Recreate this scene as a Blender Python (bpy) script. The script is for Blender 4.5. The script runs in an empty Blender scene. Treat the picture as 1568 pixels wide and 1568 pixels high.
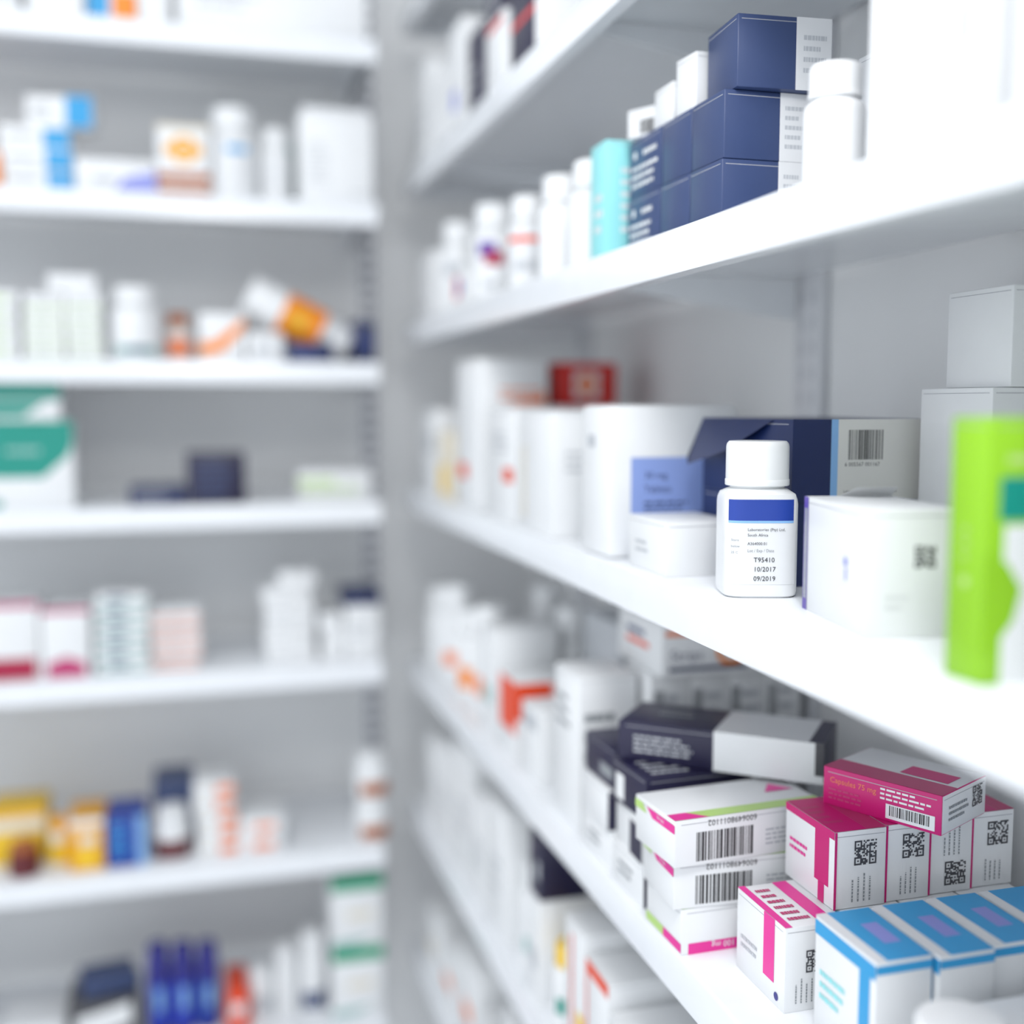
import bpy, bmesh, math, random
from mathutils import Vector, Matrix
random.seed(7)
OZ = 1.5            # eye height: all levels below are measured from it
PAL = dict(
 white=(.80,.81,.82), paper=(.74,.75,.765), offw=(.72,.71,.68), cream=(.76,.70,.58), lgrey=(.50,.52,.55), grey=(.26,.28,.30),
 dgrey=(.06,.06,.07), black=(.012,.012,.015), navy=(.005,.016,.085), navy2=(.012,.010,.042), slate=(.034,.058,.155), blue=(.010,.045,.32),
 royal=(.02,.045,.42), indigo=(.025,.025,.22), lblue=(.24,.46,.78), sky=(.03,.33,.66), cyan=(.10,.62,.78), aqua=(.30,.74,.76),
 label=(.28,.38,.74), teal=(.0,.27,.21), green=(.0,.31,.16), lime=(.26,.54,.012), lgreen=(.46,.67,.20), magenta=(.58,.008,.17),
 pink=(.78,.03,.31), rose=(.50,.04,.16), crimson=(.38,.005,.05), red=(.66,.02,.015), orangered=(.80,.06,.006), orange=(.88,.25,.01),
 salmon=(.85,.25,.11), amber=(.80,.38,.01), brown=(.38,.10,.015), maroon=(.12,.01,.015), yellow=(.88,.56,.02), purple=(.10,.06,.36),
 violet=(.26,.29,.68), mint=(.34,.52,.50), seam=(.42,.43,.46), shelf=(.82,.84,.87), metal=(.70,.71,.74), slot=(.12,.13,.17))
MATS = {}
def mat(c, rough=.4):
    key = (c, rough)
    if key in MATS: return MATS[key]
    m = bpy.data.materials.new('mat_'+c); m.use_nodes = True
    nt = m.node_tree; b = nt.nodes['Principled BSDF']
    col = PAL[c]
    tc = nt.nodes.new('ShaderNodeTexCoord'); n = nt.nodes.new('ShaderNodeTexNoise')
    n.inputs['Scale'].default_value = 35; n.inputs['Detail'].default_value = 3
    nt.links.new(tc.outputs['Object'], n.inputs['Vector'])
    mx = nt.nodes.new('ShaderNodeMix'); mx.data_type = 'RGBA'
    mx.inputs[6].default_value = (*[x*.965 for x in col], 1); mx.inputs[7].default_value = (*[min(1, x*1.03) for x in col], 1)
    nt.links.new(n.outputs['Fac'], mx.inputs[0]); nt.links.new(mx.outputs[2], b.inputs['Base Color'])
    b.inputs['Roughness'].default_value = rough
    MATS[key] = m
    return m

TXT = {}
def textmesh(s, size):
    if s not in TXT:
        cu = bpy.data.curves.new('t', 'FONT'); cu.body = s; cu.size = 1; cu.resolution_u = 2
        ob = bpy.data.objects.new('t', cu); bpy.context.scene.collection.objects.link(ob)
        dg = bpy.context.evaluated_depsgraph_get(); me = ob.evaluated_get(dg).to_mesh()
        TXT[s] = ([(v.co.x, v.co.y) for v in me.vertices], [tuple(p.vertices) for p in me.polygons])
        ob.evaluated_get(dg).to_mesh_clear(); bpy.data.objects.remove(ob); bpy.data.curves.remove(cu)
    v, f = TXT[s]
    return [(a*size, b*size) for a, b in v], f

class MB:
    def __init__(s): s.v=[]; s.f=[]; s.m=[]; s.mats=[]
    def mi(s, c):
        k = c if isinstance(c, tuple) else (c, .4)
        if k not in s.mats: s.mats.append(k)
        return s.mats.index(k)
    def add(s, vs, fs, c, M=None):
        o = len(s.v); i = s.mi(c)
        for v in vs:
            v = Vector(v); s.v.append(M @ v if M else v)
        for f in fs: s.f.append(tuple(o+k for k in f)); s.m.append(i)
    def box(s, w, d, h, cols='white', M=None, bev=.0007, dec=(), seams=True):
        if isinstance(cols, str): cols = dict(a=cols)
        M = M or Matrix()
        bm = bmesh.new(); bmesh.ops.create_cube(bm, size=1)
        for v in bm.verts: v.co = Vector((v.co.x*w, v.co.y*d, (v.co.z+.5)*h))
        bm.normal_update()
        for f in bm.faces:
            n = f.normal
            k = 'R' if n.x>.5 else 'L' if n.x<-.5 else 'B' if n.y>.5 else 'F' if n.y<-.5 else 'T' if n.z>.5 else 'D'
            f.material_index = s.mi(cols.get(k, cols['a']))
        if bev: bmesh.ops.bevel(bm, geom=bm.edges[:], offset=bev, segments=2, profile=.5, affect='EDGES')
        bm.verts.index_update(); o = len(s.v)
        for v in bm.verts: s.v.append(M @ v.co)
        for f in bm.faces: s.f.append(tuple(o+v.index for v in f.verts)); s.m.append(f.material_index)
        bm.free()
        fr = dict(F=((-w/2,-d/2,0),(1,0,0),(0,0,1),(0,-1,0),w,h), L=((-w/2,d/2,0),(0,-1,0),(0,0,1),(-1,0,0),d,h),
                  R=((w/2,-d/2,0),(0,1,0),(0,0,1),(1,0,0),d,h), B=((w/2,d/2,0),(-1,0,0),(0,0,1),(0,1,0),w,h),
                  T=((-w/2,-d/2,h),(1,0,0),(0,1,0),(0,0,1),w,d))
        lay = [0]
        def place(face, pts, fs, c):
            O,U,V,N,a,b = fr[face]; O=Vector(O);U=Vector(U);V=Vector(V);N=Vector(N)
            off = .00012 + .00004*lay[0]
            s.add([O+U*p[0]+V*p[1]+N*off for p in pts], fs, c, M)
        def rect(face,u0,v0,u1,v1,c):
            a,b = fr[face][4:]
            place(face,[(u0*a,v0*b),(u1*a,v0*b),(u1*a,v1*b),(u0*a,v1*b)],[(0,1,2,3)],c)
        if seams:
            for fc in 'FL':
                t = .0005/h
                rect(fc,.04,1-.0035/h-t,.96,1-.0035/h,'seam')
        for D in dec:
            lay[0] += 1; k, fc = D[0], D[1]; a,b = fr[fc][4:]
            if k == 'r': rect(fc,*D[2:7])
            elif k == 'bar':
                u0,v0,u1,v1 = D[2:6]; c = D[6] if len(D)>6 else 'black'
                x = u0; un=(u1-u0)/75
                while x < u1-un*2:
                    wd = random.choice([1,1,2,3])*un; rect(fc,x,v0,min(u1,x+wd),v1,c); x += wd+random.choice([1,1,2])*un
            elif k == 'qr':
                u,v,sz = D[2:5]; n=15
                for i in range(n):
                    for j in range(n):
                        q = (i in(0,4) and j<5) or (j in(0,4) and i<5) or (i in(0,4) and j>=n-5) or (j in(n-5,n-1) and i<5) or (i in (n-5,n-1) and j<5) or (j in (0,4) and i>=n-5)
                        corner = (i<5 and j<5) or (i<5 and j>=n-5) or (i>=n-5 and j<5)
                        if q or (i%10==2 and j%10==2 and corner) or (not corner and random.random()<.5):
                            x=u*a+i*sz/n; y=v*b+j*sz/n; e=sz/n
                            place(fc,[(x,y),(x+e,y),(x+e,y+e),(x,y+e)],[(0,1,2,3)],'dgrey')
            elif k == 'txt':
                u,v,size,st,c = D[2:7]; rot = D[7] if len(D)>7 else 0
                vs, fs = textmesh(st,size); R = math.radians(rot); cs,sn=math.cos(R),math.sin(R)
                place(fc,[(u*a+x*cs-y*sn, v*b+x*sn+y*cs) for x,y in vs], fs, c)
            elif k == 'lines':
                u0,v0,u1,v1,n,c = D[2:8]
                for i in range(n):
                    vv = v1-(v1-v0)*(i+.5)/n; hh=(v1-v0)/n*.22; x=u0; end=u0+(u1-u0)*random.uniform(.6,1)
                    while x < end:
                        ww = (u1-u0)*random.uniform(.06,.18); rect(fc,x,vv-hh,min(end,x+ww),vv+hh,c); x += ww+(u1-u0)*.025
            elif k == 'vlines':
                u0,v0,u1,v1,n,c = D[2:8]
                for i in range(n):
                    uu = u0+(u1-u0)*(i+.5)/n; hh=(u1-u0)/n*.12; y=v0; end=v0+(v1-v0)*random.uniform(.6,1)
                    while y < end:
                        ww=(v1-v0)*random.uniform(.04,.12); rect(fc,uu-hh,y,uu+hh,min(end,y+ww),c); y += ww+(v1-v0)*.03
            elif k == 'c':
                u,v,r,c = D[2:6]
                place(fc,[(u*a+r*math.cos(t*math.pi/12), v*b+r*math.sin(t*math.pi/12)) for t in range(24)],[tuple(range(24))],c)
            elif k == 'ring':
                u,v,r,c = D[2:6]; p=[]
                for t in range(24):
                    for rr in (r*.65, r): p.append((u*a+rr*math.cos(t*math.pi/12), v*b+rr*math.sin(t*math.pi/12)))
                place(fc,p,[(2*t,2*t+1,(2*t+3)%48,(2*t+2)%48) for t in range(24)],c)
            elif k == 'p':
                place(fc,[(x*a,y*b) for x,y in D[2]],[tuple(range(len(D[2])))],D[3])
    def lathe(s, prof, c, M=None, seg=48, rib=0):
        vs=[]; fs=[]
        for r,z,n in prof:
            for j in range(seg):
                t=2*math.pi*j/seg; ct,st=math.cos(t),math.sin(t)
                k = r if n==2 else r/((abs(ct)**n+abs(st)**n)**(1/n))
                k *= 1+rib*(j%2)
                vs.append((k*ct,k*st,z))
        for i in range(len(prof)-1):
            for j in range(seg):
                a=i*seg+j; b=i*seg+(j+1)%seg; fs.append((a,b,b+seg,a+seg))
        fs.append(tuple(reversed(range(seg)))); fs.append(tuple(range((len(prof)-1)*seg,len(prof)*seg)))
        s.add(vs,fs,c,M)
    @staticmethod
    def wrap(R,n,x,off):
        if n==2: t=x/R; return ((R+off)*math.sin(t), -(R+off)*math.cos(t))
        q=min(.98,abs(x)/R); return (x, -R*(1-q**n)**(1/n)-off)
    def patch(s,R,n,x0,x1,z0,z1,c,off=.0004,M=None,seg=24):
        vs=[];fs=[]
        for i in range(seg+1):
            x,y = s.wrap(R,n,x0+(x1-x0)*i/seg,off); vs += [(x,y,z0),(x,y,z1)]
        for i in range(seg): fs.append((2*i,2*i+2,2*i+3,2*i+1))
        s.add(vs,fs,c,M)
    def wtext(s,R,n,x0,z0,size,st,c,off=.0008,M=None):
        v,f = textmesh(st,size); vs=[]
        for a,b in v:
            x,y=s.wrap(R,n,x0+a,off); vs.append((x,y,z0+b))
        s.add(vs,f,c,M)
    def finish(s,name,loc=(0,0,0),rot=(0,0,0),parent=None):
        me=bpy.data.meshes.new(name); me.from_pydata([tuple(v) for v in s.v],[],s.f)
        for k in s.mats: me.materials.append(mat(*k))
        me.polygons.foreach_set('material_index',s.m); me.polygons.foreach_set('use_smooth',[True]*len(s.f)); me.update()
        me.set_sharp_from_angle(angle=math.radians(32))
        ob=bpy.data.objects.new(name,me); bpy.context.scene.collection.objects.link(ob)
        ob.location=loc; ob.rotation_euler=rot
        if parent: ob.parent=parent
        return ob

def T(x=0,y=0,z=0,r=0): return Matrix.Translation((x,y,z)) @ Matrix.Rotation(math.radians(r),4,'Z')

# carton occupying x0..x1, y0..y1 on level z
def carton(name,x0,x1,y0,y1,z,h,cols='white',dec=(),rot=0,bev=.0007,seams=True,extra=None):
    b=MB(); w,d=x1-x0,y1-y0; b.box(w,d,h,cols,None,bev,dec,seams)
    if extra: extra(b,w,d,h)
    return b.finish(name,((x0+x1)/2,(y0+y1)/2,OZ+z),(0,0,math.radians(rot)))

def bottle(name,x,y,z,r,h,patches=(),cap='white',body='white',n=2,rz=-25,rot=None,capf=.26,texts=()):
    b=MB(); k=1-capf
    nn=n
    prof=[(r*.9,0,nn),(r*.98,.0015,nn),(r,.004,nn),(r,h*(k-.10),nn),(r*.985,h*(k-.07),nn),(r*.93,h*(k-.035),nn),(r*.82,h*(k-.012),2.4 if n>2 else 2),(r*.72,h*k,2),(r*.72,h*(k+.03),2)]
    b.lathe(prof,(body,.3),None,64)
    rc=r*.86
    b.lathe([(rc*.98,h*(k+.012),2),(rc,h*(k+.018),2),(rc,h*(k+.05),2),(rc*.985,h*(k+.055),2)],(cap,.35),None,64)
    b.lathe([(rc*.97,h*(k+.055),2),(rc*.965,h*.965,2),(rc*.94,h*.985,2),(rc*.88,h,2)],(cap,.35),None,96,rib=.012)
    for i,(x0,x1,z0,z1,c) in enumerate(patches):
        b.patch(r,n,x0*r,x1*r,z0*h,z1*h,c,.0003+.00012*i)
    for (x0,z0,sz,st,c) in texts: b.wtext(r,n,x0*r,z0*h,sz,st,c)
    return b.finish(name,(x,y,OZ+z),rot or (0,0,math.radians(rz)))

# ---------------------------------------------------------------- room
def wallmat(name,col,rough=.7,scale=6):
    m=bpy.data.materials.new(name); m.use_nodes=True; nt=m.node_tree; b=nt.nodes['Principled BSDF']
    tc=nt.nodes.new('ShaderNodeTexCoord'); n=nt.nodes.new('ShaderNodeTexNoise'); n.inputs['Scale'].default_value=scale; n.inputs['Detail'].default_value=6
    nt.links.new(tc.outputs['Object'],n.inputs['Vector'])
    mx=nt.nodes.new('ShaderNodeMix'); mx.data_type='RGBA'
    mx.inputs[6].default_value=(*[c*.95 for c in col],1); mx.inputs[7].default_value=(*[min(1,c*1.04) for c in col],1)
    nt.links.new(n.outputs['Fac'],mx.inputs[0]); nt.links.new(mx.outputs[2],b.inputs['Base Color'])
    n2=nt.nodes.new('ShaderNodeTexNoise'); n2.inputs['Scale'].default_value=900; bp=nt.nodes.new('ShaderNodeBump'); bp.inputs['Strength'].default_value=.08
    nt.links.new(tc.outputs['Object'],n2.inputs['Vector']); nt.links.new(n2.outputs['Fac'],bp.inputs['Height']); nt.links.new(bp.outputs['Normal'],b.inputs['Normal'])
    b.inputs['Roughness'].default_value=rough
    return m
def slab(name,x0,x1,y0,y1,z0,z1,m):
    bm=bmesh.new(); bmesh.ops.create_cube(bm,size=1)
    for v in bm.verts: v.co=Vector((x0+(v.co.x+.5)*(x1-x0),y0+(v.co.y+.5)*(y1-y0),z0+(v.co.z+.5)*(z1-z0)))
    me=bpy.data.meshes.new(name); bm.to_mesh(me); bm.free(); me.materials.append(m)
    ob=bpy.data.objects.new(name,me); bpy.context.scene.collection.objects.link(ob); return ob
WM=wallmat('wall_paint',(.83,.835,.84)); 
XB,YB=.615,2.045
slab('wall_back',-2.5,XB+.1,YB,YB+.1,0,2.8,WM)
slab('wall_right',XB,XB+.1,-1.6,YB,0,2.8,WM)
slab('floor',-2.5,XB+.1,-1.6,YB+.1,-.1,0,wallmat('floor_vinyl',(.7,.7,.7),.35,3))
slab('ceiling',-2.5,XB+.1,-1.6,YB+.1,2.8,2.9,wallmat('ceiling_paint',(.8,.8,.8)))
slab('baseboard_back',-2.5,XB-.012,YB-.012,YB,0,.1,mat('shelf'))
slab('baseboard_right',XB-.012,XB,-1.6,YB-.012,0,.1,mat('shelf'))

# ---------------------------------------------------------------- shelving
XF,XR=.353,.600       # right run: front edge and rear edge
YF,YR=1.75,2.030      # far run
RZ=dict(A2=.62,A=.365,B=.131,C=-.137,D=-.420,E=-.665,F=-.91,G=-1.2)
LZ={0:.80,1:.5407,2:.3026,3:.0645,4:-.149,5:-.3994,6:-.697,7:-.985,8:-1.25}
def shelf_part(name,depth,length,lip,to_world,parent):
    r=.003
    p=[(depth,0),(r,0),(r*.3,-r*.3),(0,-r),(0,-lip),(.014,-lip),(.014,-lip+.0015),(.0015,-lip+.0015),(.0015,-.0045),(.0045,-.002),(depth,-.002)]
    n=len(p); b=MB(); vs=[(a,0,z) for a,z in p]+[(a,length,z) for a,z in p]
    fs=[(i,(i+1)%n,(i+1)%n+n,i+n) for i in range(n)]+[tuple(reversed(range(n))),tuple(range(n,2*n))]
    b.add(vs,fs,('shelf',.22),to_world)
    for yy in (0.0,length-.0015):   # folded end flanges
        b.add([(.004,yy,-.002),(depth,yy,-.002),(depth,yy,-lip),(.004,yy,-lip),(.004,yy+.0015,-.002),(depth,yy+.0015,-.002),(depth,yy+.0015,-lip),(.004,yy+.0015,-lip)],
              [(0,1,2,3),(7,6,5,4),(0,4,5,1),(3,2,6,7),(0,3,7,4),(1,5,6,2)],('shelf',.22),to_world)
    o=b.finish(name,parent=parent)
    bm=bmesh.new(); bm.from_mesh(o.data); bmesh.ops.recalc_face_normals(bm,faces=bm.faces[:]); bm.to_mesh(o.data); bm.free()
    return o
def upright(name,to_world,width,parent,slotc='slot',sw=.0022):
    b=MB(); b.box(width,.010,2.3,dict(a='metal'),to_world,.001,(),False)
    for i in range(90):
        z=.03+i*.025
        for sx in (-width*.22,width*.22):
            b.add([(sx-sw,-.0053,z),(sx+sw,-.0053,z),(sx+sw,-.0053,z+.013),(sx-sw,-.0053,z+.013)],[(0,1,2,3)],slotc,to_world)
    return b.finish(name,parent=parent)
def bracket(name,to_world,depth,parent):
    b=MB(); t=.0015
    p=[(.03,-.003),(depth,-.003),(depth,-.045),(depth-.03,-.042),(.03,-.015)]
    vs=[(a,-t,z) for a,z in p]+[(a,t,z) for a,z in p]; n=5
    b.add(vs,[(i,(i+1)%n,(i+1)%n+n,i+n) for i in range(n)]+[tuple(reversed(range(n))),tuple(range(n,2*n))],('shelf',.3),to_world)
    return b.finish(name,parent=parent)
def empty(name):
    e=bpy.data.objects.new(name,None); bpy.context.scene.collection.objects.link(e); return e
ur=empty('shelving_unit'); ul=empty('shelving_unit.001')
for k,z in RZ.items():
    shelf_part('shelf_'+k,XR-XF,2.02,.034,Matrix.Translation((XF,-.15,OZ+z)),ur)
    for yy in (.35,1.055,1.72): bracket('bracket_'+k,Matrix.Translation((XF,yy,OZ+z)),XR-XF,ur)
for yy in (.35,1.036,1.72):
    upright('upright',Matrix.Translation((XB-.0055,yy,.12)) @ Matrix.Rotation(math.radians(-90),4,'Z'),.05,ur,'lgrey')
ML=Matrix(((0,1,0,0),(1,0,0,0),(0,0,1,0),(0,0,0,1)))   # depth -> +Y, length -> +X
for k,z in LZ.items():
    shelf_part('shelf_%d'%k,YR-YF,1.6,.033,Matrix.Translation((-1.31,YF,OZ+z)) @ ML,ul)
    for xx in (-.62,.272): bracket('bracket_%d'%k,Matrix.Translation((xx,YF,OZ+z)) @ ML,YR-YF,ul)
for xx in (-.62,.318): upright('upright',Matrix.Translation((xx,YB-.0055,.12)),.030,ul,'slot',.0035)

# ---------------------------------------------------------------- right run, shelf C (eye-level)
C=RZ['C']
# main bottle
bottle('pill_bottle',.400,.751,C,.0268,.111,n=5,rz=-17,capf=.30,
  patches=[(-.92,.86,.09,.665,'paper'),(-.90,.80,.50,.635,'blue'),(-.90,.80,.485,.50,'lblue')],
  texts=[(-.42,.435,.0029,'Laboratories (Pty) Ltd,','dgrey'),(-.42,.40,.0029,'South Africa','dgrey'),(-.42,.345,.0029,'A364000.01','dgrey'),
         (-.42,.30,.0029,'Lot / Exp / Date','grey'),(-.25,.235,.0048,'T95410','black'),(-.25,.175,.0048,'10/2017','black'),(-.25,.115,.0048,'09/2019','black'),
         (-.84,.37,.0024,'Store','grey'),(-.84,.33,.0024,'below','grey'),(-.84,.29,.0024,'25 C','grey')])
carton('medicine_box',.366,.428,.835,.915,C,.044,'white',[('lines','L',.2,.3,.6,.6,2,'lgrey')])
carton('tablet_carton',.360,.487,.950,1.025,C,.137,'white',
  [('r','F',.17,.16,1,.66,'label'),('txt','F',.27,.52,.009,'30 mg','navy'),('txt','F',.27,.43,.009,'Tablets','navy'),('lines','F',.27,.27,.75,.38,3,'slate'),
   ('ring','F',.86,.46,.018,'sky'),('r','L',.3,.72,.55,.80,'lgrey')],bev=.006,seams=False)
carton('tablet_carton',.362,.50,1.115,1.235,C,.131,'white',[('r','L',.1,.1,.2,.7,'cream'),('lines','F',.1,.5,.4,.7,3,'lgrey')],bev=.002)
carton('tablet_carton',.362,.48,1.26,1.37,C,.133,'white',[('r','L',.6,.35,.98,.48,'orangered'),('lines','L',.2,.6,.8,.8,3,'lgrey')],bev=.002)
carton('tablet_carton',.362,.455,1.42,1.545,C,.196,'white',[('r','L',.1,.20,.5,.30,'orangered'),('lines','F',.3,.72,.95,.82,2,'salmon'),('p','F',[(.4,.7),(.95,.7),(.95,.78)],'salmon')],bev=.003)
carton('tablet_carton',.468,.56,1.44,1.53,C,.135,'white',[('lines','F',.1,.5,.8,.9,4,'salmon')])
carton('first_aid_box',.470,.558,1.44,1.53,C+.1353,.057,'red',[('r','F',.3,.2,.7,.8,'white'),('r','F',.42,.25,.58,.75,'salmon'),('r','F',.34,.4,.66,.6,'salmon')],bev=.004,seams=False)
carton('ointment_box',.362,.45,1.60,1.66,C,.10,'cream',[('r','L',.1,.1,.9,.5,'yellow')])
carton('ointment_box',.365,.45,1.70,1.80,C,.13,'white',[('r','L',.2,.5,.8,.7,'lgrey')])
# navy cartons behind the bottle
def flap(b,w,d,h):
    x=-w/2; y0,y1=-d*.32,d/2
    b.add([(x,y0,h),(x,y1,h),(x-.014,y1+.002,h-.034),(x-.020,y1-.012,h-.040),(x-.017,y0+.05,h-.026)],[(0,1,2,3,4),(4,3,2,1,0)],'navy')
    for k,(yy,zz) in enumerate([(.050,-.004),(.038,-.006),(.026,-.008)]):
        b.add([(x-.0048,yy,h-.0095),(x-.0048,yy+.008,h-.0095),(x-.0083,yy+.008,h-.016),(x-.0083,yy,h-.016)],[(0,1,2,3),(3,2,1,0)],'white')
bx0,bx1=.4345,.534
carton('capsule_carton',bx0,bx1,.765,.915,C,.065,dict(a='paper',L='navy'),[('r','F',0,0,.22,1,'navy'),('r','F',.22,0,.36,1,'lblue')])
carton('capsule_carton',bx0,bx1+.018,.762,.915,C+.0652,.061,dict(a='paper',L='navy',T='navy'),
  [('r','F',0,0,.275,1,'navy'),('r','F',.275,0,.325,1,'lblue'),('r','F',.325,0,1,1,'offw'),('bar','F',.40,.50,.66,.87),('txt','F',.375,.42,.0043,'6 005567 001167','dgrey'),
   ('txt','F',.37,.09,.0032,'Laboratories (Pty) Ltd, South Africa','dgrey')],extra=flap)
def openlid(b,w,d,h):
    b.add([(-w*.1,d/2,h),(w/2,d/2,h),(w/2-.004,d/2-.02,h+.007),(-w*.1+.004,d/2-.02,h+.007)],[(0,1,2,3),(3,2,1,0)],'white')
carton('medicine_carton',.390,.450,.575,.680,C,.076,'white',
  [('r','L',0,0,.08,1,'purple'),('bar','L',.01,.1,.07,.9,'lgrey'),('c','L',.72,.55,.003,'violet'),('r','L',.715,.4,.74,.5,'violet'),('qr','F',.5,.55,.013),('lines','F',.2,.2,.45,.36,2,'paper')],rot=-11,extra=openlid)
carton('medicine_carton',.535,.598,.67,.75,C,.149,'white',[('lines','F',.1,.1,.5,.25,2,'lgrey')],bev=.001)
carton('medicine_carton',.549,.598,.67,.74,C+.1493,.070,'white',[('r','F',.45,.10,.65,.26,'indigo')],bev=.001)
# green carton, very close
carton('herbal_tea_carton',.371,.480,.466,.494,C,.131,'lime',
  [('r','F',.10,.0,1,.60,'white'),('r','F',.07,.62,.8,.78,'teal'),('r','F',.10,.83,1,.86,'lgreen'),
   ('p','F',[(0,.12),(.06,.14),(.16,.24),(.20,.36),(.12,.46),(0,.5)],'lime'),('lines','L',.4,.45,.6,.6,3,'lgreen'),('c','L',.5,.38,.003,'lgreen')],bev=.0015)
carton('medicine_carton',.375,.50,.30,.42,C,.10,'white',[('r','L',.2,.2,.8,.6,'lblue')])
carton('medicine_carton',.375,.50,.12,.26,C,.12,'white',[('r','L',.2,.2,.8,.6,'pink')])

# ---------------------------------------------------------------- shelf B (above eye level)
B=RZ['B']; bh=.0495
navyside=[('r','F',.64,0,1,1,'paper'),('lines','F',.7,.15,.95,.85,5,'lgrey')]
wtxt=[('c','L',.2,.72,.0035,'white'),('lines','L',.1,.12,.9,.56,3,'white'),('lines','L',.45,.62,.95,.8,1,'white')]
for i,(y0,y1) in enumerate([(.786,.841),(.8425,.898),(.900,.972)]):
    for k in range(2):
        carton('inhaler_carton',.385+.001*k,.457,y0,y1,B+k*(bh+.0002),bh,'slate',navyside+(wtxt if i==2 else []),bev=.0012)
B2=B+2*bh+.0006
carton('inhaler_carton',.395,.469,.778,.836,B2,.052,'slate',[('r','F',.62,0,1,1,'paper'),('lines','F',.7,.2,.95,.8,4,'lgrey')],rot=-4,bev=.0012)
carton('medicine_box',.390,.430,.848,.880,B2,.044,'white',rot=5)
carton('medicine_box',.390,.430,.888,.925,B2,.032,'white')
carton('medicine_box',.386,.430,.932,.972,B2,.024,dict(a='white',T='navy',L='paper'),[('bar','L',.35,.1,.75,.6),('r','F',.0,.0,1,1,'slate'),('lines','F',.2,.2,.8,.8,2,'white')],rot=28)
carton('syrup_carton',.368,.415,.982,1.022,B,.104,'aqua',[('lines','F',.3,.2,.8,.8,6,'white'),('lines','L',.3,.2,.8,.6,3,'white')])
bottle('pill_bottle',.397,1.085,B,.028,.106)
bottle('pill_bottle',.392,1.175,B,.026,.108)
bottle('pill_bottle',.387,1.285,B,.023,.106,[(-1.2,1.2,.1,.68,'paper'),(-1.2,1.2,.50,.56,'orangered'),(-.6,.6,.2,.3,'lgrey')])
bottle('pill_bottle',.390,1.44,B,.031,.122,[(-.6,.2,.45,.60,'purple'),(-.3,.5,.36,.50,'crimson'),(-.4,.2,.12,.2,'lgrey')])
bottle('pill_bottle',.390,1.63,B,.030,.128,[(-.7,.3,.4,.55,'lgrey')])
bottle('pill_bottle',.455,1.55,B,.028,.122,[(-.5,.5,.35,.5,'violet')])
carton('medicine_box',.358,.395,1.49,1.54,B,.05,'white',[('p','L',[(.1,.2),(.6,.2),(.6,.8),(.1,.8)],'red'),('c','L',.7,.5,.012,'royal')])
carton('medicine_carton',.365,.46,1.70,1.82,B,.10,'white')
bottle('pill_bottle',.408,.672,B,.020,.085,[(-.6,.2,.25,.38,'cream')])
carton('medicine_carton',.480,.592,.66,.76,B,.12,'white',[('lines','F',.1,.2,.6,.6,4,'lgrey')])
carton('medicine_carton',.395,.54,.51,.615,B,.115,'white',[('r','L',.80,.5,.87,.65,'lgrey'),('lines','F',.2,.2,.8,.6,4,'lgrey')])
carton('medicine_carton',.380,.54,.34,.47,B,.12,'white')
carton('medicine_carton',.375,.54,.12,.30,B,.14,'white')
carton('medicine_carton',.48,.59,1.1,1.25,B,.12,'white')

# ---------------------------------------------------------------- shelf A
A=RZ['A']
carton('medicine_carton',.362,.46,1.40,1.47,A,.10,'navy2',[('lines','L',.2,.2,.8,.6,3,'lgrey')])
carton('medicine_carton',.362,.46,1.30,1.38,A,.085,'white',[('r','L',.1,.85,.9,.95,'red')])
carton('medicine_carton',.362,.46,1.30,1.38,A+.0853,.05,'navy2',[('lines','L',.2,.2,.8,.6,3,'lgrey')])
carton('medicine_carton',.362,.46,1.18,1.27,A,.09,dict(a='white',L='navy2'),[('r','L',0,.5,1,.58,'red')])
carton('medicine_carton',.362,.46,1.50,1.58,A,.14,'white',[('r','L',.2,.2,.6,.4,'violet')])
carton('medicine_carton',.362,.46,1.60,1.69,A,.10,'white')
carton('medicine_carton',.362,.46,1.72,1.80,A,.15,'white',[('lines','L',.2,.2,.8,.6,3,'lgrey')])
carton('medicine_carton',.40,.56,.5,.7,A,.12,'white')
carton('medicine_carton',.40,.56,.8,1.0,A,.12,'slate')

# ---------------------------------------------------------------- shelf D (below eye level)
D=RZ['D']; bc=[('bar','F',.14,.08,.52,.70)]
h=.0365
gp=[('p','T',[(0,.0),(1,.0),(1,.2),(0,.2)],'lgreen'),('p','T',[(0,.0),(.22,.0),(.12,.2),(0,.2)],'pink'),('p','L',[(.45,.72),(1,.72),(1,.9),(.3,.9)],'pink'),('p','L',[(0,.74),(.3,.74),(.2,.92),(0,.92)],'lgreen'),('txt','L',.75,.85,.004,'100 mg','white',180)]
carton('tablet_box',.355,.476,.775,.840,D,h,'white',[('r','F',.05,.0,.50,.24,'pink'),('txt','F',.38,.20,.0068,'100 mg','white',180),('r','L',.5,.05,1,.25,'pink'),('r','L',0,.05,.5,.25,'lgreen')]+gp[:1],rot=1)
carton('tablet_box',.350,.478,.772,.836,D+h+.0003,h,'white',bc+[('txt','F',.54,.93,.0066,'6006498011102','black',180),('lines','F',.60,.2,.95,.6,4,'lgrey')]+gp,rot=-2)
carton('tablet_box',.343,.474,.770,.836,D+2*h+.0006,h,'white',bc+[('txt','F',.54,.93,.0066,'6006498011102','black',180),('lines','F',.60,.2,.95,.6,4,'lgrey')]+gp+[('p','T',[(.75,.5),(.85,.75),(.95,.5)],'pink')],rot=4)
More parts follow.
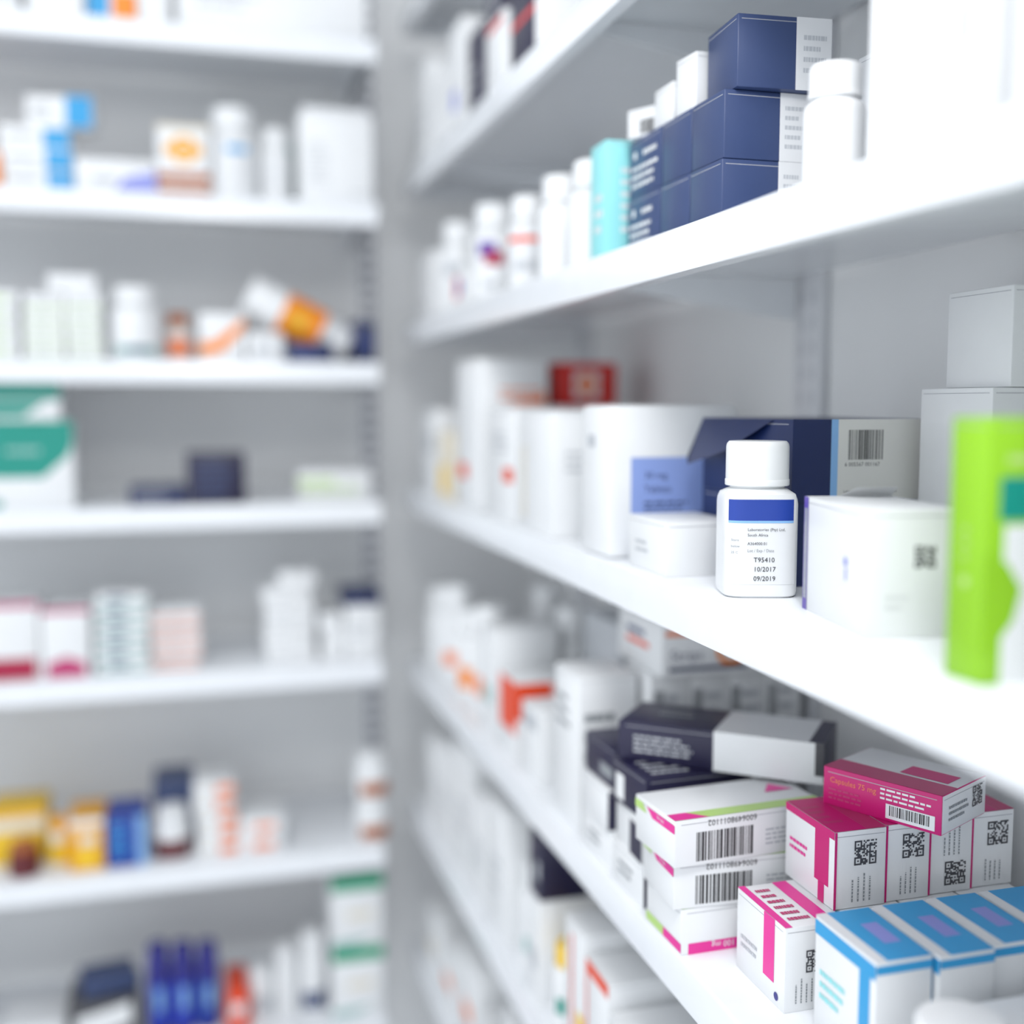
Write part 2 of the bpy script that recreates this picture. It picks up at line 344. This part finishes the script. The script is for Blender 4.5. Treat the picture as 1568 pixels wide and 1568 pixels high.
carton('capsule_box',.389,.436,.677,.748,D,.0615,'white',
  [('r','T',.6,0,.85,1,'pink'),('r','T',.85,0,1,1,'paper'),('r','T',0,0,.12,1,'pink'),('r','L',.58,.25,.80,1,'pink'),('c','L',.85,.12,.003,'indigo'),('lines','L',.1,.3,.5,.5,2,'lgrey'),('qr','F',.35,.45,.016),('vlines','F',.15,.1,.5,.4,4,'grey'),('lines','T',.18,.1,.55,.9,6,'rose')])
for i in range(3): carton('capsule_box',.4405+i*.05,.4885+i*.05,.680,.755,D,.0615,'white')
zx=D+.062; xx=.435
for i,w in enumerate([.042,.037,.037,.037]):
    carton('capsule_box',xx,xx+w,.692+.002*i,.760,zx,.057,'white',
      [('r','L',.62,.25,.90,1,'magenta'),('r','L',0,.9,1,1,'magenta'),('r','L',.70,0,.82,.25,'magenta'),('lines','L',.1,.4,.5,.6,2,'pink'),('r','T',0,0,.62,1,'magenta'),('r','T',.62,0,1,1,'rose'),('lines','T',.05,.2,.5,.8,4,'rose'),
       ('qr','F',.38,.55 if i!=2 else .10,.018),('vlines','F',.3,.08 if i!=2 else .5,.75,.45 if i!=2 else .9,4,'grey'),('r','F',0,0,.045,1,'magenta')])
    xx+=w+.0008
carton('capsule_box',.511-.034,.511+.034,.722-.047,.722+.047,zx+.0573,.029,dict(a='white',L='magenta',T='paper'),
  [('r','T',0,0,.35,1,'rose'),('r','T',.4,.1,.7,.5,'magenta'),('txt','L',.06,.62,.006,'Capsules 75 mg','salmon'),('lines','L',.05,.15,.45,.5,3,'rose'),('lines','L',.5,.5,.95,.85,3,'white'),('r','L',.55,.08,.95,.45,'white'),('bar','L',.58,.16,.92,.42),
   ('qr','F',.68,.35,.015),('lines','F',.15,.25,.6,.7,3,'grey')],rot=27)
for i in range(4):
    x0=.399+i*.0425
    carton('cream_box',x0,x0+.040,.585-.004*(i%2),.655,D,.080,'white',
      [('r','T',0,.0,1,1,'sky'),('r','T',0,0,.2,1,'paper'),('r','T',.5,.3,.8,.7,'violet'),('r','L',0,.85,1,.97,'sky') ,('r','L',.75,0,.92,.85,'sky'),('r','F',.0,.9,1,.97,'sky'),('r','F',.3,.3,.8,.4,'lgrey'),('lines','L',.1,.3,.6,.6,3,'aqua')])
bottle('pill_bottle',.407,.515,D,.030,.080)
carton('cream_box',.45,.58,.45,.56,D,.06,'white')
carton('cream_box',.37,.55,.20,.42,D,.08,'white',[('r','L',.2,.2,.8,.8,'sky')])
# pile of dark cartons
hh=.0372
for k,(cx,cc,dd,r) in enumerate([(.358,dict(a='white',L='white',F='navy2'),[('lines','L',.2,.3,.7,.7,2,'grey')],1),(.360,'white',[('r','L',.55,0,1,.8,'navy2')],-3),(.358,'navy2',[('r','L',.1,.1,.35,.7,'white'),('lines','T',.1,.1,.6,.7,4,'lgrey')],3)]):
    carton('capsule_box',cx,cx+.10,.858,.925,D+k*(hh+.0003),hh,cc,dd,rot=r)
for k,(cx,cc,dd,r) in enumerate([(.360,'white',[('lines','L',.2,.3,.7,.7,2,'grey')],2),(.358,dict(a='white',F='navy2'),[],-2),(.362,'navy2',[('r','L',.5,.2,.9,.5,'grey')],2)]):
    carton('capsule_box',cx,cx+.085,.936,1.008,D+k*(hh+.0003),hh,cc,dd,rot=r)
carton('syringe_carton',.447-.0875,.447+.0875,.884-.035,.884+.035,D+.1128,.034,dict(a='navy2'),
  [('r','F',.48,0,1,1,'white'),('r','T',.48,0,1,1,'paper'),('lines','F',.08,.2,.38,.7,4,'lgrey'),('lines','T',.15,.4,.35,.8,2,'grey'),('r','T',.93,0,1,1,'navy2'),('r','F',.96,.2,1,1,'dgrey')],rot=-40)
carton('medicine_carton',.364,.425,1.035,1.11,D,.155,'white',[('lines','L',.1,.6,.7,.85,3,'grey'),('lines','F',.1,.3,.9,.8,4,'grey'),('r','F',.2,.05,.26,.28,'orangered'),('r','F',.45,.05,.51,.28,'orangered'),('r','F',.7,.05,.76,.28,'orangered')],bev=.002)
for i in range(4): carton('medicine_carton',.430+i*.041,.470+i*.041,1.013,1.08,D,.158,'white',[('bar','F',.1,.5,.35,.9,'grey'),('lines','F',.4,.5,.9,.9,4,'lgrey')])
carton('bandage_box',.436,.575,1.000,1.115,D+.1585,.053,'white',[('txt','F',.06,.30,.015,'Strips','navy'),('ring','F',.52,.45,.016,'orange'),('r','F',.05,.1,.65,.18,'navy'),('r','L',.2,.4,.7,.5,'orangered'),('r','L',.2,.6,.6,.7,'slate'),('r','F',.02,.75,.22,.85,'salmon')])
carton('medicine_carton',.365,.45,1.17,1.235,D,.085,'white',[('r','L',.1,.7,.9,.9,'lgrey')])
carton('medicine_carton',.365,.44,1.26,1.33,D,.095,'white',[('r','L',.0,.35,1,1,'orangered'),('r','F',0,.55,.6,1,'orangered')])
carton('medicine_carton',.47,.57,1.2,1.32,D,.17,'lgrey',[('lines','F',.1,.7,.9,.95,3,'mint')])
carton('medicine_carton',.365,.45,1.36,1.42,D,.14,'white',[('r','L',.1,.3,.8,.45,'mint')])
bottle('pill_bottle',.395,1.48,D,.027,.15,[(-.8,.4,.2,.38,'salmon')])
bottle('pill_bottle',.395,1.57,D,.027,.13,[(-.9,.5,.15,.38,'orange')])
bottle('pill_bottle',.395,1.67,D,.027,.15,[(-.9,.2,.2,.34,'salmon')])
bottle('pill_bottle',.395,1.78,D,.027,.13)
bottle('pill_bottle',.478,1.39,D,.025,.16,[(-.9,.5,.15,.38,'mint')])
bottle('pill_bottle',.48,1.50,D,.025,.17,[(-.9,.5,.3,.5,'salmon')])

# ---------------------------------------------------------------- shelves E, F
E=RZ['E']
carton('medicine_carton',.362,.47,.78,.86,E,.07,'white',[('lines','L',.2,.2,.8,.8,4,'mint')])
carton('medicine_carton',.362,.47,.87,.94,E,.11,'white',[('lines','L',.2,.5,.8,.8,3,'grey'),('r','L',.1,.15,.5,.25,'aqua')])
carton('medicine_carton',.364,.47,.95,1.01,E,.13,'white',[('r','L',.0,.9,1,1,'orangered'),('r','L',.0,.3,.08,.9,'orangered'),('r','L',.4,.4,.7,.5,'red')])
carton('medicine_carton',.366,.47,1.02,1.08,E,.145,'white',[('r','L',.3,.0,.4,.9,'orangered'),('r','L',.6,.25,.95,.4,'yellow')])
bottle('ointment_jar',.39,1.12,E,.024,.09,[(-.8,.6,.2,.4,'teal')],cap='yellow')
carton('medicine_carton',.362,.44,1.16,1.20,E,.12,'white',[('r','L',.2,.3,.8,.5,'lgrey')])
carton('medicine_carton',.364,.42,1.16,1.20,E+.1203,.07,'navy2',[('r','L',.6,.3,.9,.6,'lgrey')])
bottle('pill_bottle',.40,1.25,E,.033,.13,[(-.8,.4,.2,.35,'mint')])
for i,(y0,hh2) in enumerate([(1.30,.17),(1.40,.15),(1.49,.19),(1.60,.16),(1.70,.14)]):
    carton('medicine_carton',.364,.46,y0,y0+.085,E,hh2,'white',[('lines','L',.2,.3,.8,.6,3,'lgrey')])
F=RZ['F']
for i in range(8):
    y0=.85+i*.12; carton('medicine_carton',.364,.47,y0,y0+.10,F,random.choice([.10,.14,.17]),'white',[('r','L',.2,.3,.7,.5,random.choice(['lgrey','mint','salmon','cream']))])

# ---------------------------------------------------------------- far run. s = millimetres along shelf
X0=-.255
HS={2:.86,3:.97,5:.89,6:.87,7:.97}
def LB(lv,s0,s1,hm,cols='white',dec=(),z=0,y=1.775,dep=.09,rot=0,name='medicine_box',**k):
    q=HS.get(lv,1)
    return carton(name,X0+s0/1000,X0+s1/1000,y,y+dep,LZ[lv]+z*q/1000,hm*q/1000,cols,dec,rot,bev=.0012,**k)
def LS(lv,s0,s1,hm,n,cols='white',dec=(),y=1.78,dep=.08,jit=3,name='stacked_medicine_boxes',z=0):
    b=MB(); w=(s1-s0)/1000; q=HS.get(lv,1); e=hm*q/1000/n
    for i in range(n):
        b.box(w,dep,e-.0004,cols,T(random.uniform(-jit,jit)/1000,random.uniform(-jit,jit)/1000,i*e,random.uniform(-2,2)),.0008,dec,False)
    return b.finish(name,(X0+(s0+s1)/2000,y+dep/2,OZ+(LZ[lv]+z*q/1000)))
def LBo(lv,s,r,hm,patches=(),y=1.81,name='pill_bottle',**k):
    return bottle(name,X0+s/1000,y,LZ[lv],r/1000,hm*HS.get(lv,1)/1000,patches,rz=k.pop('rz',5),**k)
# level 1
LB(1,60,135,90); LB(1,140,205,70,'white',[('r','F',0,0,.45,.6,'sky'),('r','F',.5,0,1,.6,'orange')]); LB(1,208,250,80)
LB(1,262,535,150,'white',[('lines','F',.1,.2,.5,.5,3,'lgrey')],dep=.15); LB(1,-90,50,110,'paper')
# level 2
LB(2,-40,17,60,'orange',[('r','F',0,.75,.9,1,'white')])
LS(2,20,112,105,3,dict(a='white'),[('r','F',.62,0,1,.9,'sky'),('r','F',.1,.4,.5,.6,'lgrey')],dep=.07)
LB(2,55,145,50,dict(a='white',T='lblue'),[('r','F',.6,0,1,1,'sky'),('lines','F',.1,.3,.5,.7,2,'grey')],z=105.5,y=1.785,dep=.06,rot=-8)
LB(2,116,226,56,'white',[('p','F',[(.45,0),(1,0),(1,.7),(.6,.5)],'violet'),('r','F',.2,.3,.5,.5,'lgrey')])
LB(2,228,302,118,'white',[('r','F',0,0,1,.14,'brown'),('r','F',0,.2,1,.34,'brown'),('ring','F',.5,.66,.020,'amber'),('r','F',.15,.58,.85,.74,'amber'),('r','F',0,.93,1,1,'cream')])
LBo(2,336,36,158,[(-.9,.9,.1,.66,'paper'),(-.4,.5,.50,.57,'sky')])
LBo(2,398,24,130,[(-1,.5,.2,.6,'paper')],y=1.82,name='syrup_bottle'); LB(2,402,428,118,'mint',y=1.86,dep=.05)
LB(2,432,541,152,'white',[('lines','F',.1,.2,.4,.7,8,'lgrey'),('r','F',.7,.1,.95,.12,'lgrey')],dep=.14,y=1.77); LB(2,436,538,12,'paper',z=152.5,dep=.13,y=1.775)
# level 3
LS(3,-30,32,100,4,'white',[('r','F',.0,0,1,.12,'lgrey'),('r','F',.2,.4,.8,.6,'lgreen')],jit=1)
LS(3,40,94,98,4,'white',[('r','F',0,0,1,.14,'lgreen'),('r','F',.2,.4,.7,.6,'lgrey')],jit=1)
LS(3,97,145,100,4,'white',[('r','F',0,0,1,.14,'lgreen'),('r','F',.2,.4,.7,.6,'lgrey')],jit=1); LB(3,72,138,27,'white',z=100.5,dep=.06,y=1.79)
LBo(3,190,37,112,[(-.9,.9,.08,.2,'mint'),(-.5,.5,.12,.18,'slate')])
LBo(3,250,19,75,[(-1,1,.1,.5,'salmon')],body='offw',y=1.84,cap='brown',name='ointment_jar')
LB(3,281,346,74,'white',[('p','F',[(0,.1),(.5,.2),(1,.7),(1,.9),(.3,.4),(0,.4)],'orange')])
LB(3,350,402,45,'white',[('r','F',.2,.3,.7,.6,'lgrey')])
bottle('pill_bottle',.098,1.825,LZ[3]+.105,.033,.172,[(-3.1,3.1,.34,.72,'orange'),(-.4,.6,.4,.6,'amber')],rot=(0,math.radians(117),0),capf=.2)
LB(3,408,476,30,'navy',[('lines','F',.1,.3,.8,.7,2,'blue')],y=1.765,dep=.022); LB(3,512,543,66,'navy',[('r','F',0,.48,1,.52,'blue')]); LS(3,480,543,68,2,'navy',[('lines','F',.1,.3,.8,.7,2,'blue')],y=1.88,jit=1)
# level 4
LB(4,-40,100,126,'white',[('p','F',[(0,.35),(.7,.35),(.95,.6),(1,.75),(1,1),(0,1)],'teal'),('lines','F',.35,.6,.85,.72,1,'mint'),('r','F',0,0,.3,.1,'teal')],dep=.12)
LB(4,-40,84,55,'white',[('r','F',0,.55,1,1,'teal'),('p','F',[(0,.1),(.6,.1),(.85,.5),(0,.5)],'teal')],z=126.5,dep=.11)
LB(4,176,256,27,'navy',[('lines','F',.1,.3,.8,.7,2,'lgrey')]); LB(4,258,343,76,'navy2',[('lines','F',.15,.1,.85,.9,5,'slate')]); LB(4,300,345,22,'white',y=1.90,dep=.06)
LB(4,425,541,46,'white',[('lines','F',.05,.2,.9,.5,2,'lgreen'),('r','F',.0,.55,.5,.7,'lgreen')],y=1.82)
# level 5
LB(5,-40,44,128,'white',[('r','F',0,0,.95,.28,'crimson'),('r','F',0,.93,1,1,'rose')]); LB(5,47,114,115,'white',[('p','F',[(.1,0),(.9,0),(.9,.2),(.5,.3),(.1,.2)],'rose'),('r','F',0,.93,1,1,'rose')])
LS(5,122,196,134,7,'white',[('r','F',.0,0,1,.30,'mint'),('r','F',.2,.5,.6,.8,'slate')])
LS(5,198,270,104,6,'white',[('r','F',0,0,1,.22,'salmon'),('lines','F',.1,.45,.8,.8,1,'grey')],y=1.79)
LS(5,366,440,132,5,'white',[('r','F',.1,.4,.5,.5,'lgrey')],jit=6); LB(5,390,448,26,'white',z=132.5,dep=.06,y=1.79); LS(5,452,488,82,3,'white')
LB(5,492,545,96,'white',[('lines','F',.1,.4,.8,.7,2,'lgrey')]); LB(5,490,547,24,'navy',z=96.5)
# level 6
LB(6,-45,36,98,'yellow',[('r','F',0,.6,1,.85,'cream'),('r','F',0,.9,1,1,'amber')],y=1.83); LBo(6,10,22,56,body='maroon',cap='brown',y=1.79,name='ointment_jar')
LBo(6,57,14,88,[(-1.3,1.3,.1,.5,'yellow')],cap='amber',body='cream',name='syrup_bottle'); LB(6,74,124,92,'amber',[('r','F',0,.85,1,1,'white'),('r','F',.2,.1,.8,.4,'yellow'),('r','F',.3,.5,.8,.7,'cream')])
LB(6,127,184,90,'blue',[('lines','F',.1,.2,.7,.9,4,'sky'),('r','F',.78,0,1,1,'lblue')]); LB(6,194,256,116,'slate',[('r','F',.1,.5,.5,.7,'blue')],y=1.85)
LBo(6,222,27,90,[(-1.4,1.4,.04,.40,'maroon')],y=1.805,name='ointment_jar')
LS(6,258,318,134,5,'white',[('r','F',.55,.2,1,.8,'salmon'),('r','F',.1,.4,.4,.6,'cream')],jit=4); LS(6,322,390,64,2,'white',[('r','F',.3,.2,.8,.6,'salmon')])
for k in (0,1): bottle('pill_bottle',X0+.532,1.80,LZ[6]+k*.0705,.027,.070,[(-.8,1.2,.06,.36,'brown')],rz=0)
# level 7
LB(7,65,165,85,'dgrey',[('p','F',[(.1,.2),(.9,.5),(.9,.9),(.1,.7)],'white')]); LB(7,80,160,26,'slate',z=85.5,rot=10,dep=.06,y=1.79); LB(7,-30,60,60,'paper')
for i in range(3): LBo(7,195+i*37,18,150-4*i,[(-1.5,1.5,.08,.6,'royal' if i<2 else 'blue'),(-.3,.3,.3,.55,'lblue')],body='indigo',cap='indigo',name='vitamin_tube',capf=.12)
LB(7,298,330,70,'orangered',[('r','F',.2,.4,.8,.7,'white')]); LBo(7,352,20,90,[(-1,1,.2,.5,'lgrey')]); LBo(7,392,19,120); LBo(7,434,21,140,[(-1,1,.1,.3,'slate')])
for z,hm in ((0,118),(118.5,122)):
    LB(7,462,545,hm,'white',[('r','F',0,.80,1,1,'green'),('p','F',[(0,.0),(.4,.0),(.8,.12),(0,.1)],'mint'),('r','F',.3,.4,.8,.5,'cream')],z=z)
# stock further along the far run
for lv in range(0,8):
    s=-1000
    while s<-210:
        w=random.randint(50,100)
        LB(lv,s,s+w,random.randint(60,140),'white',[('r','F',.1,.1,.9,.4,random.choice(['sky','lgrey','teal','salmon','violet','navy']))]); s+=w+random.randint(6,30)

# ---------------------------------------------------------------- lights
w=bpy.data.worlds.new('World'); bpy.context.scene.world=w; w.use_nodes=True
w.node_tree.nodes['Background'].inputs[0].default_value=(.89,.945,1,1); w.node_tree.nodes['Background'].inputs[1].default_value=1.62
def area(name,loc,target,size,energy,col=(1,1,1)):
    l=bpy.data.lights.new(name,'AREA'); l.shape='SQUARE'; l.size=size; l.energy=energy; l.color=col
    o=bpy.data.objects.new(name,l); bpy.context.scene.collection.objects.link(o); o.location=loc
    o.rotation_euler=(Vector(target)-Vector(loc)).to_track_quat('-Z','Y').to_euler(); return o
area('ceiling_light',(-.5,.6,2.75),(-.3,.9,0),1.2,12)
area('upper_right_boost',(.08,.05,2.15),(.45,.5,1.75),.25,5.5)  # added light with no fixture, washes out the near end of shelf B

# ---------------------------------------------------------------- camera
cam=bpy.data.cameras.new('camera'); co=bpy.data.objects.new('camera',cam); bpy.context.scene.collection.objects.link(co)
co.location=(0,0,OZ); co.rotation_euler=(math.radians(90-5.34),0,math.radians(-15.95))
cam.sensor_width=36; cam.lens=36*1755/1568; cam.clip_start=.01
cam.dof.use_dof=True; cam.dof.focus_distance=.82; cam.dof.aperture_fstop=1.45
bpy.context.scene.camera=co
bpy.context.scene.view_settings.view_transform='Standard'
